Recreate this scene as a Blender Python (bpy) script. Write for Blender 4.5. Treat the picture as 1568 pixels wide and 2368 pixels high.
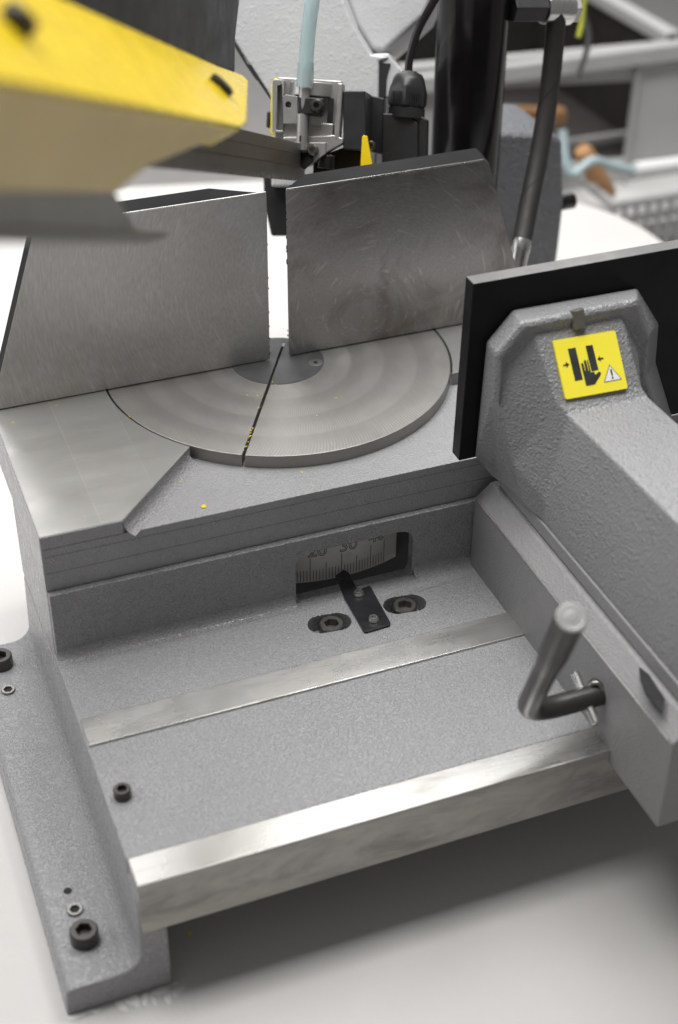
import bpy, bmesh, math, random
from mathutils import Vector, Matrix
from mathutils.geometry import tessellate_polygon
random.seed(7)
PI = math.pi
for o in list(bpy.data.objects): bpy.data.objects.remove(o)
scene = bpy.context.scene
C = scene.collection

# ------------------------------------------------------------------ camera
CAM = Vector((-0.36098, -1.06191, 0.64552)); EUL = (0.946849, -0.0081693, -0.370518); FPX = 3428.76
cd = bpy.data.cameras.new('camera'); cam = bpy.data.objects.new('camera', cd); C.objects.link(cam)
cam.location = CAM; cam.rotation_euler = EUL
cd.sensor_fit = 'VERTICAL'; cd.sensor_height = 36; cd.sensor_width = 24; cd.lens = FPX/2368*36
cd.clip_start = 0.05; cd.clip_end = 60
cd.dof.use_dof = True; cd.dof.focus_distance = 1.20; cd.dof.aperture_fstop = 3.8
scene.camera = cam

# ------------------------------------------------------------------ room light: dim even surroundings and soft lamps, two of them added as fill
world = bpy.data.worlds.new('World'); scene.world = world; world.use_nodes = True
bg = world.node_tree.nodes['Background']; bg.inputs[0].default_value = (1.0, 0.985, 0.97, 1); bg.inputs[1].default_value = 0.17

def area(name, loc, target, sx, sy, power, col=(1, 1, 1)):
    l = bpy.data.lights.new(name, 'AREA'); l.shape = 'RECTANGLE'; l.size = sx; l.size_y = sy; l.energy = power; l.color = col
    o = bpy.data.objects.new(name, l); C.objects.link(o); o.location = loc
    o.rotation_euler = (Vector(target)-Vector(loc)).to_track_quat('-Z', 'Y').to_euler()
    return o
area('ceiling_panel_lamp', (0.1, 0.72, 2.0), (0.1, 0.72, 0.0), 2.2, 1.4, 36, (1.0, 0.99, 0.975))
area('overhead_fill_lamp', (-0.05, -0.04, 2.0), (-0.05, -0.04, 0.0), 2.2, 0.50, 44, (1.0, 0.99, 0.975))  # added lamp: brightens tray and bench while sparing the front wall
area('rear_window_lamp', (1.1, 2.9, 2.15), (0.0, -0.1, 0.0), 2.6, 1.3, 42, (1.0, 0.99, 0.97))
area('left_fill_lamp', (-2.3, 0.75, 1.1), (-0.2, 0.0, 0.0), 1.2, 1.2, 12, (0.97, 0.985, 1.0))  # added soft fill that lifts the left side faces
scene.view_settings.view_transform = 'Standard'; scene.view_settings.look = 'None'
scene.view_settings.exposure = 0.2; scene.view_settings.gamma = 1.0
scene.render.engine = 'CYCLES'

# ------------------------------------------------------------------ photo measuring helpers (used only to find real positions)
RM = cam.rotation_euler.to_matrix()
def ray(px, py): return RM @ Vector(((px-784)/FPX, -(py-1184)/FPX, -1.0))
def at(px, py, n, d):
    n = Vector(n); D = ray(px, py); return CAM + D*((d-n.dot(CAM))/n.dot(D))
def atY(px, py, y): return at(px, py, (0, 1, 0), y)
def atX(px, py, x): return at(px, py, (1, 0, 0), x)
def atZ(px, py, z): return at(px, py, (0, 0, 1), z)

# ------------------------------------------------------------------ materials
MATS = {}
class NT:
    def __init__(s, name):
        s.m = bpy.data.materials.new(name); s.m.use_nodes = True; s.t = s.m.node_tree; s.n = s.t.nodes; s.l = s.t.links
        s.b = s.n['Principled BSDF']; MATS[name] = s.m
        s.co = s.n.new('ShaderNodeTexCoord').outputs['Object']
    def new(s, t, **k):
        nd = s.n.new(t)
        for a, v in k.items(): setattr(nd, a, v)
        return nd
    def inp(s, sock, v):
        if hasattr(v, 'is_output') or isinstance(v, bpy.types.NodeSocket): s.l.new(v, sock)
        else: sock.default_value = v
    def math(s, op, a, b=0.0, c=0.0):
        nd = s.new('ShaderNodeMath', operation=op)
        for i, v in enumerate((a, b, c)): s.inp(nd.inputs[i], v)
        return nd.outputs[0]
    def mapping(s, scale=(1, 1, 1), loc=(0, 0, 0), rot=(0, 0, 0), v=None):
        nd = s.new('ShaderNodeMapping'); s.l.new(v or s.co, nd.inputs[0])
        nd.inputs['Scale'].default_value = scale; nd.inputs['Location'].default_value = loc; nd.inputs['Rotation'].default_value = rot
        return nd.outputs[0]
    def noise(s, scale, detail=2, rough=0.5, v=None, dist=0.0):
        nd = s.new('ShaderNodeTexNoise'); s.l.new(v or s.co, nd.inputs['Vector'])
        nd.inputs['Scale'].default_value = scale; nd.inputs['Detail'].default_value = detail
        nd.inputs['Roughness'].default_value = rough; nd.inputs['Distortion'].default_value = dist
        return nd.outputs[0]
    def voro(s, scale, v=None, feature='F1', rnd=1.0):
        nd = s.new('ShaderNodeTexVoronoi', feature=feature); s.l.new(v or s.co, nd.inputs['Vector']); nd.inputs['Scale'].default_value = scale
        nd.inputs['Randomness'].default_value = rnd
        return nd.outputs[0]
    def ramp(s, f, stops, interp='LINEAR'):
        nd = s.new('ShaderNodeValToRGB'); s.l.new(f, nd.inputs[0]); e = nd.color_ramp; e.interpolation = interp
        while len(e.elements) < len(stops): e.elements.new(0.5)
        for el, (p, c) in zip(e.elements, stops):
            el.position = p; el.color = (c, c, c, 1) if isinstance(c, (int, float)) else (*c, 1)
        return nd.outputs[0]
    def mix(s, f, a, b, mode='MIX'):
        nd = s.new('ShaderNodeMix', data_type='RGBA', blend_type=mode)
        s.inp(nd.inputs[0], f)
        for i, v in ((6, a), (7, b)):
            if isinstance(v, (tuple, list)): nd.inputs[i].default_value = (*v, 1)
            else: s.l.new(v, nd.inputs[i])
        return nd.outputs[2]
    def bump(s, h, dist, strength=1.0, normal=None):
        nd = s.new('ShaderNodeBump'); s.l.new(h, nd.inputs['Height']); nd.inputs['Distance'].default_value = dist; nd.inputs['Strength'].default_value = strength
        if normal: s.l.new(normal, nd.inputs['Normal'])
        return nd.outputs[0]
    def set(s, **k):
        names = dict(color='Base Color', rough='Roughness', metal='Metallic', normal='Normal', spec='Specular IOR Level', coat='Coat Weight',
                     coatr='Coat Roughness', trans='Transmission Weight', ior='IOR', aniso='Anisotropic', anrot='Anisotropic Rotation')
        for a, v in k.items():
            sk = s.b.inputs[names[a]]
            if isinstance(v, bpy.types.NodeSocket): s.l.new(v, sk)
            elif a == 'color': sk.default_value = (*v, 1)
            else: sk.default_value = v
        return s.m

def paint(name, col, bump=0.0007, scale=260, drops=0.0, rough=0.36, domes=0.0):
    t = NT(name)
    n1 = t.noise(scale*1.7, 1, 0.5); n2 = t.noise(scale*0.55, 2, 0.5); n3 = t.noise(7, 4, 0.6)
    grain = t.ramp(n1, [(0.42, 0.0), (0.72, 1.0)], 'EASE')
    dome = t.ramp(t.voro(scale*0.75), [(0.0, 1.0), (0.28, 0.72), (0.55, 0.0)], 'EASE')
    gate = t.ramp(t.noise(scale*0.4, 2, 0.5), [(0.45, 0.0), (0.58, 1.0)]); dome = t.math('MULTIPLY', dome, gate)
    h = t.math('ADD', t.math('ADD', t.math('MULTIPLY', grain, drops*2.0), t.math('MULTIPLY', n2, 0.55)), t.math('MULTIPLY', dome, domes))
    dark = tuple(c*0.93 for c in col); lite = tuple(min(1, c*1.05) for c in col)
    c = t.mix(t.ramp(n3, [(0.3, 0.0), (0.7, 1.0)]), dark, lite)
    fl = t.ramp(t.noise(1500, 2, 0.6), [(0.62, 0.0), (0.74, 1.0)])
    c = t.mix(t.math('MULTIPLY', fl, 0.25), c, tuple(min(1, x*1.7) for x in col))
    r = t.ramp(t.noise(90, 3, 0.6), [(0.3, rough-0.05), (0.7, rough+0.07)])
    return t.set(color=c, rough=r, spec=0.6, normal=t.bump(h, bump))
paint('casting_grey', (0.305, 0.304, 0.313), 0.00042, 400, 0.6, 0.27)
paint('casting_fine', (0.305, 0.304, 0.313), 0.00020, 360, 0.6, 0.29)
paint('vise_grey', (0.225, 0.225, 0.233), 0.00045, 300, 0.4, 0.36, 0.9)
paint('head_grey', (0.47, 0.475, 0.48), 0.00018, 230, 0.3, 0.40, 0.9)
paint('drum_grey', (0.09, 0.09, 0.10), 0.0006, 400, 0.0, 0.5)
paint('pivot_grey', (0.16, 0.165, 0.18), 0.0008, 200, 0.9)
paint('beam_grey', (0.245, 0.243, 0.245), 0.0004, 330, 0.3, 0.40)

def steel(name, col, rough, stretch=(8, 300, 8), stain=0.25, bump=0.00006, metal=0.9, warm=(0.30, 0.24, 0.18), stain_scale=14):
    t = NT(name)
    g = t.noise(1.0, 4, 0.65, v=t.mapping(stretch))
    st = t.ramp(t.noise(stain_scale, 5, 0.62, dist=0.6), [(0.40, 0.0), (0.66, 1.0)])
    st2 = t.ramp(t.noise(stain_scale*0.45, 4, 0.6, v=t.mapping((1, 1, 1), (3.1, 1.7, 0.4))), [(0.50, 0.0), (0.72, 1.0)])
    c = t.mix(t.math('MULTIPLY', g, 0.5), tuple(x*0.80 for x in col), tuple(min(1, x*1.18) for x in col))
    c = t.mix(t.math('MULTIPLY', st, stain), c, tuple(x*0.6 for x in col))
    c = t.mix(t.math('MULTIPLY', st2, stain*0.5), c, warm)
    sp = t.ramp(t.voro(75), [(0.0, 1.0), (0.035, 0.0)])
    c = t.mix(t.math('MULTIPLY', sp, 0.5), c, (0.12, 0.10, 0.08))
    r = t.math('ADD', t.math('MULTIPLY', g, 0.16), t.math('MULTIPLY_ADD', st, 0.10, rough-0.08))
    return t.set(color=c, rough=r, metal=metal, normal=t.bump(g, bump))
t = NT('rail_steel')
g = t.noise(1.0, 3, 0.6, v=t.mapping((60, 700, 700)))
bl_ = t.ramp(t.noise(1.0, 5, 0.66, v=t.mapping((16, 60, 60)), dist=0.8), [(0.52, 0.0), (0.70, 1.0)])
sk = t.ramp(t.noise(1.0, 4, 0.7, v=t.mapping((5, 260, 260), (0.3, 0.1, 0))), [(0.60, 0.0), (0.70, 1.0)])
cl_ = t.ramp(t.noise(12, 4, 0.55), [(0.35, 0.0), (0.7, 1.0)])
c = t.mix(g, (0.44, 0.435, 0.42), (0.54, 0.535, 0.52)); c = t.mix(t.math('MULTIPLY', bl_, 0.55), c, (0.24, 0.225, 0.20))
c = t.mix(t.math('MULTIPLY', sk, 0.35), c, (0.22, 0.20, 0.17))
t.set(color=c, rough=t.math('MULTIPLY_ADD', cl_, 0.10, t.math('MULTIPLY_ADD', bl_, 0.15, 0.24)), metal=0.85, normal=t.bump(g, 0.00005))
steel('screw_steel', (0.30, 0.29, 0.28), 0.30, (300, 300, 300), 0.3, 0.00003, 0.95)
steel('disc_rim', (0.34, 0.325, 0.305), 0.40, (60, 60, 500), 0.35, 0.00004, 0.75)
steel('bright_steel', (0.70, 0.69, 0.67), 0.24, (200, 200, 200), 0.15, 0.00002, 1.0)
steel('lever_steel', (0.075, 0.072, 0.07), 0.32, (40, 40, 40), 0.4, 0.00003, 0.6, (0.10, 0.08, 0.065))
steel('blade_steel', (0.33, 0.31, 0.29), 0.34, (6, 8, 420), 0.4, 0.00003, 0.9, (0.22, 0.15, 0.08))
steel('bracket_metal', (0.56, 0.555, 0.54), 0.38, (160, 160, 160), 0.3, 0.0001, 0.8)
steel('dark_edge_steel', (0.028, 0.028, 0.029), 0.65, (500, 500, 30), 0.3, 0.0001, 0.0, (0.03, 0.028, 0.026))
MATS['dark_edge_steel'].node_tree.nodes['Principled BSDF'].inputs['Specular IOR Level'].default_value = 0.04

def plain(name, col, rough=0.5, metal=0.0, spec=0.5, coat=0.0, vary=0.18, bump=0.0, bscale=300, vscale=18):
    t = NT(name); n = t.noise(vscale, 5, 0.6)
    c = t.mix(t.ramp(n, [(0.3, 0.0), (0.7, 1.0)]), tuple(x*(1-vary) for x in col), tuple(min(1, x*(1+vary)) for x in col))
    r = t.ramp(t.noise(60, 3, 0.6), [(0.3, max(0.02, rough-0.07)), (0.7, rough+0.07)])
    k = dict(color=c, rough=r, metal=metal, spec=spec, coat=coat, coatr=0.12)
    if bump: k['normal'] = t.bump(t.noise(bscale, 3, 0.6), bump)
    return t.set(**k)
plain('bench_white', (0.565, 0.553, 0.54), 0.55, spec=0.3, vary=0.025, bump=0.0003, bscale=420, vscale=7)
plain('floor_grey', (0.45, 0.44, 0.43), 0.6, vary=0.08)
plain('jaw_black', (0.009, 0.009, 0.010), 0.42, spec=0.15, vary=0.3)
plain('jaw_top', (0.16, 0.158, 0.155), 0.45, metal=0.6)
plain('black_plastic', (0.018, 0.018, 0.019), 0.34, vary=0.2, bump=0.0001, bscale=900)
plain('black_anodised', (0.022, 0.022, 0.023), 0.38, metal=0.0, vary=0.25, bump=0.00015, bscale=700)
plain('pointer_black', (0.016, 0.017, 0.019), 0.30, vary=0.3)
plain('black_gloss', (0.010, 0.009, 0.009), 0.20, vary=0.2)
plain('rubber', (0.022, 0.021, 0.020), 0.55, vary=0.25, bump=0.0002, bscale=500)
plain('yellow_paint', (0.80, 0.58, 0.012), 0.28, coat=0.25, vary=0.03)
t = NT('rail_patina')
g = t.noise(1.0, 4, 0.65, v=t.mapping((7, 200, 160))); sk = t.ramp(t.noise(1.0, 6, 0.7, v=t.mapping((20, 60, 60)), dist=0.8), [(0.38, 0.0), (0.62, 1.0)])
b2 = t.ramp(t.noise(1.0, 5, 0.6, v=t.mapping((11, 30, 42), (0.4, 0, 0))), [(0.42, 0.0), (0.6, 1.0)])
c = t.mix(sk, (0.42, 0.41, 0.39), (0.26, 0.25, 0.235)); c = t.mix(t.math('MULTIPLY', b2, 0.55), c, (0.46, 0.43, 0.39)); c = t.mix(t.math('MULTIPLY', g, 0.2), c, (0.17, 0.16, 0.145))
t.set(color=c, rough=0.45, metal=0.55, normal=t.bump(g, 0.0001))
plain('pale_shield', (0.93, 0.75, 0.38), 0.36, metal=0.4, vary=0.04)
plain('label_yellow', (0.92, 0.80, 0.055), 0.32, coat=0.2, vary=0.04)
plain('label_ink', (0.035, 0.035, 0.036), 0.35, vary=0.3, vscale=120)
plain('turned_face', (0.26, 0.26, 0.26), 0.38, metal=0.25, vary=0.05)
plain('shield_grey', (0.30, 0.29, 0.28), 0.4, metal=0.3, vary=0.06)
plain('scoop_olive', (0.12, 0.115, 0.09), 0.45, vary=0.25, vscale=120)
plain('label_white', (0.82, 0.82, 0.82), 0.4, vary=0.02)
plain('yellow_chip', (0.85, 0.62, 0.02), 0.4, vary=0.1)
plain('insert_grey', (0.085, 0.088, 0.092), 0.40, metal=0.2, vary=0.15, bump=0.00005, bscale=900, vscale=60)
plain('crate_plastic', (0.43, 0.43, 0.425), 0.5, vary=0.05)
plain('crate_inner_shade', (0.022, 0.019, 0.017), 0.6, vary=0.2)  # inside of the grey crate, its shade put into the colour
plain('wood_orange', (0.48, 0.26, 0.12), 0.5, vary=0.15)
plain('wire_blue', (0.03, 0.16, 0.55), 0.35)
plain('wire_yellowgreen', (0.42, 0.45, 0.05), 0.4)
plain('wire_grey', (0.07, 0.07, 0.07), 0.5)
plain('pale_plastic', (0.62, 0.62, 0.61), 0.4, vary=0.05)
plain('tube_teal', (0.40, 0.50, 0.52), 0.25, vary=0.04)
plain('void_black', (0.006, 0.006, 0.006), 0.7)
plain('brush_brown', (0.07, 0.045, 0.02), 0.8, vary=0.4, bump=0.001, bscale=700)

t = NT('clear_tube')
t.set(color=(0.60, 0.73, 0.74), rough=0.22, spec=0.5)
t.b.inputs['Transmission Weight'].default_value = 0.55; t.b.inputs['IOR'].default_value = 1.2

t = NT('scale_plate')
n = t.noise(60, 4, 0.6); blot = t.ramp(t.noise(95, 4, 0.7, v=t.mapping((1, 1, 1), (0.02, 0, 0))), [(0.56, 0.0), (0.66, 1.0)])
c = t.mix(n, (0.86, 0.85, 0.82), (0.93, 0.92, 0.89)); c = t.mix(t.math('MULTIPLY', blot, 0.45), c, (0.72, 0.72, 0.70))
t.set(color=c, rough=0.30, metal=0.0)

# ground fence faces: fine circular grinding lines about a centre beside the kerf
def fence_mat(name, cx, cz, col, rough, dark_amt):
    t = NT(name)
    sp = t.new('ShaderNodeSeparateXYZ'); t.l.new(t.co, sp.inputs[0])
    dx = t.math('SUBTRACT', sp.outputs[0], cx); dz = t.math('SUBTRACT', sp.outputs[2], cz)
    r = t.math('SQRT', t.math('ADD', t.math('MULTIPLY', dx, dx), t.math('MULTIPLY', dz, dz)))
    th = t.math('ARCTAN2', dz, dx)
    cb = t.new('ShaderNodeCombineXYZ'); t.l.new(t.math('MULTIPLY', r, 620), cb.inputs[0]); t.l.new(t.math('MULTIPLY', th, 22), cb.inputs[1])
    g = t.noise(1.0, 3, 0.6, v=cb.outputs[0])
    g2 = t.noise(0.4, 2, 0.6, v=t.mapping((1, 0.30, 1), v=cb.outputs[0]))
    st = t.ramp(t.noise(16, 5, 0.65, dist=0.8), [(0.46, 0.0), (0.70, 1.0)])
    big = t.noise(7, 3, 0.5)
    c = t.mix(t.ramp(g, [(0.25, 0.0), (0.75, 1.0)]), tuple(x*0.84 for x in col), tuple(x*1.16 for x in col))
    c = t.mix(t.math('MULTIPLY', t.ramp(big, [(0.35, 0.0), (0.65, 1.0)]), 0.25), c, tuple(x*0.72 for x in col))
    c = t.mix(t.math('MULTIPLY', st, dark_amt), c, (0.17, 0.13, 0.11))
    speck = t.ramp(t.voro(85), [(0.0, 1.0), (0.03, 0.0)])
    c = t.mix(t.math('MULTIPLY', speck, 0.7), c, (0.08, 0.06, 0.05))
    lum = t.ramp(g2, [(0.60, 0.0), (0.70, 1.0)])
    c = t.mix(t.math('MULTIPLY', lum, 0.35), c, (0.78, 0.76, 0.73))
    t.set(color=c, rough=t.math('MULTIPLY_ADD', g, 0.18, rough-0.09), metal=0.85, normal=t.bump(g, 0.00007))
fence_mat('fence_ground', 0.06, 0.085, (0.56, 0.55, 0.54), 0.34, 0.16)
fence_mat('fence_ground_worn', 0.09, 0.035, (0.46, 0.445, 0.43), 0.33, 0.6)

# turntable: face-milled rings of fine arcs
t = NT('turntable_steel')
sp = t.new('ShaderNodeSeparateXYZ'); t.l.new(t.co, sp.inputs[0]); X, Y = sp.outputs[0], sp.outputs[1]
r = t.math('SQRT', t.math('ADD', t.math('MULTIPLY', X, X), t.math('MULTIPLY', Y, Y))); th = t.math('ARCTAN2', Y, X)
bw = 0.0285; rb = t.math('DIVIDE', t.math('SUBTRACT', r, 0.0365), bw); fr = t.math('FRACT', rb)
ph = t.math('ADD', t.math('MULTIPLY', th, 330), t.math('MULTIPLY', t.math('POWER', fr, 2.0), 16.0))
wv = t.math('MULTIPLY_ADD', t.math('SINE', ph), 0.5, 0.5)
env = t.ramp(fr, [(0.0, 0.05), (0.30, 0.15), (0.62, 1.0), (0.9, 0.9), (1.0, 0.05)])
pt = t.ramp(t.noise(22, 3, 0.6), [(0.3, 0.25), (0.65, 1.0)])
wv = t.math('MULTIPLY', t.math('MULTIPLY', wv, env), pt)
fine = t.noise(1.0, 3, 0.6, v=t.mapping((500, 60, 1)))
st = t.ramp(t.noise(13, 5, 0.6, dist=0.5), [(0.45, 0.0), (0.7, 1.0)])
c = t.mix(fine, (0.33, 0.32, 0.305), (0.40, 0.39, 0.375)); c = t.mix(t.math('MULTIPLY', wv, 0.5), c, (0.62, 0.61, 0.59))
c = t.mix(t.math('MULTIPLY', t.ramp(fr, [(0.0, 0.0), (1.0, 1.0)]), 0.08), c, (0.56, 0.55, 0.53))
c = t.mix(t.math('MULTIPLY', st, 0.20), c, (0.27, 0.255, 0.235))
hh = t.math('ADD', t.math('MULTIPLY', wv, 1.0), t.math('MULTIPLY', fine, 0.25))
t.set(color=c, rough=t.math('MULTIPLY_ADD', fine, 0.1, 0.36), metal=0.75, normal=t.bump(hh, 0.0001))

# machined table pad: broad cutter passes, each a shade apart

t = NT('pad_steel')
sp = t.new('ShaderNodeSeparateXYZ'); t.l.new(t.co, sp.inputs[0]); X, Y = sp.outputs[0], sp.outputs[1]
lane = t.math('DIVIDE', t.math('ADD', X, 0.2006), 0.0483); lf = t.math('FLOOR', lane); fr = t.math('FRACT', lane)
wn = t.new('ShaderNodeTexWhiteNoise', noise_dimensions='1D'); t.l.new(lf, wn.inputs['W'])
g = t.noise(1.0, 4, 0.6, v=t.mapping((22, 300, 1), rot=(0, 0, 0.12)))
cl = t.ramp(t.noise(1.0, 4, 0.6, v=t.mapping((14, 40, 1))), [(0.35, 0.0), (0.65, 1.0)])
c = t.mix(wn.outputs[0], (0.36, 0.355, 0.34), (0.42, 0.415, 0.40)); c = t.mix(t.math('MULTIPLY', g, 0.4), c, (0.46, 0.455, 0.44))
c = t.mix(t.math('MULTIPLY', cl, 0.28), c, (0.56, 0.55, 0.53))
c = t.mix(t.math('MULTIPLY', t.ramp(fr, [(0.0, 1.0), (0.03, 0.0)]), 0.22), c, (0.75, 0.74, 0.72))
tilt = t.math('MULTIPLY', fr, 0.15)
t.set(color=c, rough=t.math('MULTIPLY_ADD', cl, -0.1, 0.44), metal=0.7, normal=t.bump(t.math('ADD', g, tilt), 0.00008))

# ------------------------------------------------------------------ mesh helpers
def obj(name, bm, mat, parent=None, bevel=0.0, seg=2, angle=35, flat=False, kind=None):
    me = bpy.data.meshes.new(name)
    bmesh.ops.recalc_face_normals(bm, faces=bm.faces[:])
    bm.to_mesh(me); bm.free()
    mats = mat if isinstance(mat, (list, tuple)) else [mat]
    for m in mats: me.materials.append(MATS[m])
    o = bpy.data.objects.new(name, me); C.objects.link(o)
    if parent is not None:
        o.parent = parent
        o.matrix_parent_inverse = BASE.get(parent.name, Matrix.Identity(4)).inverted()
    if not flat:
        for p in me.polygons: p.use_smooth = True
        if bevel:
            md = o.modifiers.new('soft_edges', 'BEVEL'); md.width = bevel; md.segments = seg; md.limit_method = 'ANGLE'; md.angle_limit = math.radians(angle)
            md.harden_normals = True
        else:
            me.set_sharp_from_angle(angle=math.radians(angle))
    if kind: o['kind'] = kind
    return o
BASE = {}
def thing(name, label, cat, loc=(0, 0, 0), group=None, matrix=None):
    o = bpy.data.objects.new(name, None); C.objects.link(o); o.empty_display_size = 0.02
    m = matrix if matrix is not None else Matrix.Translation(Vector(loc))
    o.matrix_world = m; o['label'] = label; o['category'] = cat
    if group: o['group'] = group
    BASE[o.name] = Matrix.Identity(4) if matrix is not None else m
    return o
def tag(o, label, cat, group=None):
    o['label'] = label; o['category'] = cat
    if group: o['group'] = group
    return o
def nb(): return bmesh.new()
def box(bm, a, b, mi=0):
    (x0, y0, z0), (x1, y1, z1) = a, b
    v = [bm.verts.new((x, y, z)) for x in (x0, x1) for y in (y0, y1) for z in (z0, z1)]
    fs = []
    for q in ((0, 1, 3, 2), (4, 6, 7, 5), (0, 4, 5, 1), (2, 3, 7, 6), (0, 2, 6, 4), (1, 5, 7, 3)):
        f = bm.faces.new([v[i] for i in q]); f.material_index = mi; fs.append(f)
    return fs
def prism(bm, pts, vec, holes=(), mi=0, mi_top=None, mi_bot=None):
    """pts: 3-D outline (planar), swept along vec; holes: further outlines in the same plane."""
    vec = Vector(vec); loops = [[Vector(p) for p in pts]]+[[Vector(p) for p in h] for h in holes]
    flat = [p for l in loops for p in l]
    A = [bm.verts.new(p) for p in flat]; B = [bm.verts.new(p+vec) for p in flat]
    if len(loops) == 1:
        f = bm.faces.new(A); f.material_index = mi if mi_bot is None else mi_bot
        f = bm.faces.new(B); f.material_index = mi if mi_top is None else mi_top
    else:
        for tri in tessellate_polygon(loops):
            for V, m in ((A, mi_bot), (B, mi_top)):
                try: f = bm.faces.new([V[i] for i in tri]); f.material_index = mi if m is None else m
                except ValueError: pass
    k = 0
    for l in loops:
        n = len(l)
        for i in range(n):
            j = (i+1) % n
            f = bm.faces.new((A[k+i], A[k+j], B[k+j], B[k+i])); f.material_index = mi
        k += n
def frame_of(d):
    d = Vector(d).normalized(); u = d.orthogonal().normalized(); return u, d.cross(u)
def tube(bm, pts, rad, seg=20, caps=True):
    pts = [Vector(p) for p in pts]; n = len(pts)
    if isinstance(rad, (int, float)): rad = [rad]*n
    dirs = [(pts[min(i+1, n-1)]-pts[max(i-1, 0)]).normalized() for i in range(n)]
    u, w = frame_of(dirs[0]); rings = []
    for i, p in enumerate(pts):
        u = (u-dirs[i]*u.dot(dirs[i])).normalized(); w = dirs[i].cross(u)
        rings.append([bm.verts.new(p+(u*math.cos(a)+w*math.sin(a))*rad[i]) for a in (2*PI*k/seg for k in range(seg))])
    for a, b in zip(rings, rings[1:]):
        for k in range(seg): bm.faces.new((a[k], a[(k+1) % seg], b[(k+1) % seg], b[k]))
    if caps: bm.faces.new(rings[0]); bm.faces.new(rings[-1])
    return rings
def smooth_path(pts, n=8):
    pts = [Vector(p) for p in pts]; out = []
    for i in range(len(pts)-1):
        p0 = pts[max(i-1, 0)]; p1 = pts[i]; p2 = pts[i+1]; p3 = pts[min(i+2, len(pts)-1)]
        for k in range(n):
            t = k/n
            out.append(0.5*((2*p1)+(p2-p0)*t+(2*p0-5*p1+4*p2-p3)*t*t+(3*p1-p0-3*p2+p3)*t**3))
    out.append(pts[-1]); return out
def lathe(bm, prof, M=Matrix.Identity(4), seg=32):
    rings = []
    for r, z in prof:
        rings.append([bm.verts.new(M @ Vector((r*math.cos(2*PI*k/seg), r*math.sin(2*PI*k/seg), z))) for k in range(seg)] if r > 1e-7 else [bm.verts.new(M @ Vector((0, 0, z)))])
    for a, b in zip(rings, rings[1:]):
        for k in range(seg):
            q = [a[k % len(a)], a[(k+1) % len(a)], b[(k+1) % len(b)], b[k % len(b)]]
            u = []
            for x in q:
                if x not in u: u.append(x)
            if len(u) > 2: bm.faces.new(u)
def hexpt(k, seg, r):
    a = 2*PI*k/seg; s = PI/3; b = (a % s)-s/2
    return r*math.cos(s/2)/math.cos(b), a
def socket_head(bm, R, hh, hexr, depth, dome=0.0, rot=0.3, seg=36):
    """cap screw head with a real hexagon recess; base at z = 0"""
    prof = [(R, 0), (R, hh-R*0.12), (R*0.90, hh+dome*0.3), (R*0.72, hh+dome*0.8)] if not dome else [(R, 0), (R, hh*0.25), (R*0.92, hh*0.65), (R*0.72, hh*0.95)]
    rings = [[bm.verts.new((r*math.cos(2*PI*k/seg), r*math.sin(2*PI*k/seg), z)) for k in range(seg)] for r, z in prof]
    top = prof[-1][1]
    for z, f in ((top-0.0*R, 1.08), (top-0.06*R, 1.0), (top-depth, 0.98)):
        L = []
        for k in range(seg):
            r, a = hexpt(k, seg, hexr*f); L.append(bm.verts.new((r*math.cos(a+rot), r*math.sin(a+rot), z)))
        rings.append(L)
    for a, b in zip(rings, rings[1:]):
        for k in range(seg): bm.faces.new((a[k], a[(k+1) % seg], b[(k+1) % seg], b[k]))
    bm.faces.new(rings[-1]); bm.faces.new(rings[0])
def move(o, loc, rot=None):
    o.location = loc
    if rot: o.rotation_euler = rot
    return o
def fillet(bm, A, B, w, r, n=7, up=(0, 0, 1)):
    A, B, w, up = Vector(A), Vector(B), Vector(w).normalized(), Vector(up)
    rows = []
    for P in (A, B):
        rows.append([bm.verts.new(P+w*(r*(1-math.cos(a)))+up*(r*(1-math.sin(a)))) for a in (PI/2*k/n for k in range(n+1))])
    for k in range(n): bm.faces.new((rows[0][k], rows[0][k+1], rows[1][k+1], rows[1][k]))
def rrect(x0, x1, z0, z1, r, n=6):
    out = []
    for cx, cz, a0 in ((x1-r, z1-r, 0), (x0+r, z1-r, PI/2), (x0+r, z0+r, PI), (x1-r, z0+r, 1.5*PI)):
        for k in range(n+1):
            a = a0+PI/2*k/n; out.append((cx+r*math.cos(a), cz+r*math.sin(a)))
    return out

# ------------------------------------------------------------------ setting: bench the saw stands on, floor beyond
ZB, ZT, ZF = -0.2208, -0.1117, -0.195           # bench top, vise tray, mounting flange
bm = nb(); R = 0.24; pts = [(-1.3, -1.0), (0.715, -1.0)]
for k in range(13):
    a = PI/2*k/12; pts.append((0.715-R+R*math.cos(a), 0.74-R+R*math.sin(a)))
pts += [(0.30, 0.86), (-1.3, 1.25)]
prism(bm, [(x, y, ZB) for x, y in pts], (0, 0, -0.04))
obj('bench_top', bm, 'bench_white', None, 0.004)['kind'] = 'structure'
bm = nb(); box(bm, (-4, -3, -0.97), (5, 6, -0.95)); obj('floor', bm, 'floor_grey')['kind'] = 'structure'

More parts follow.
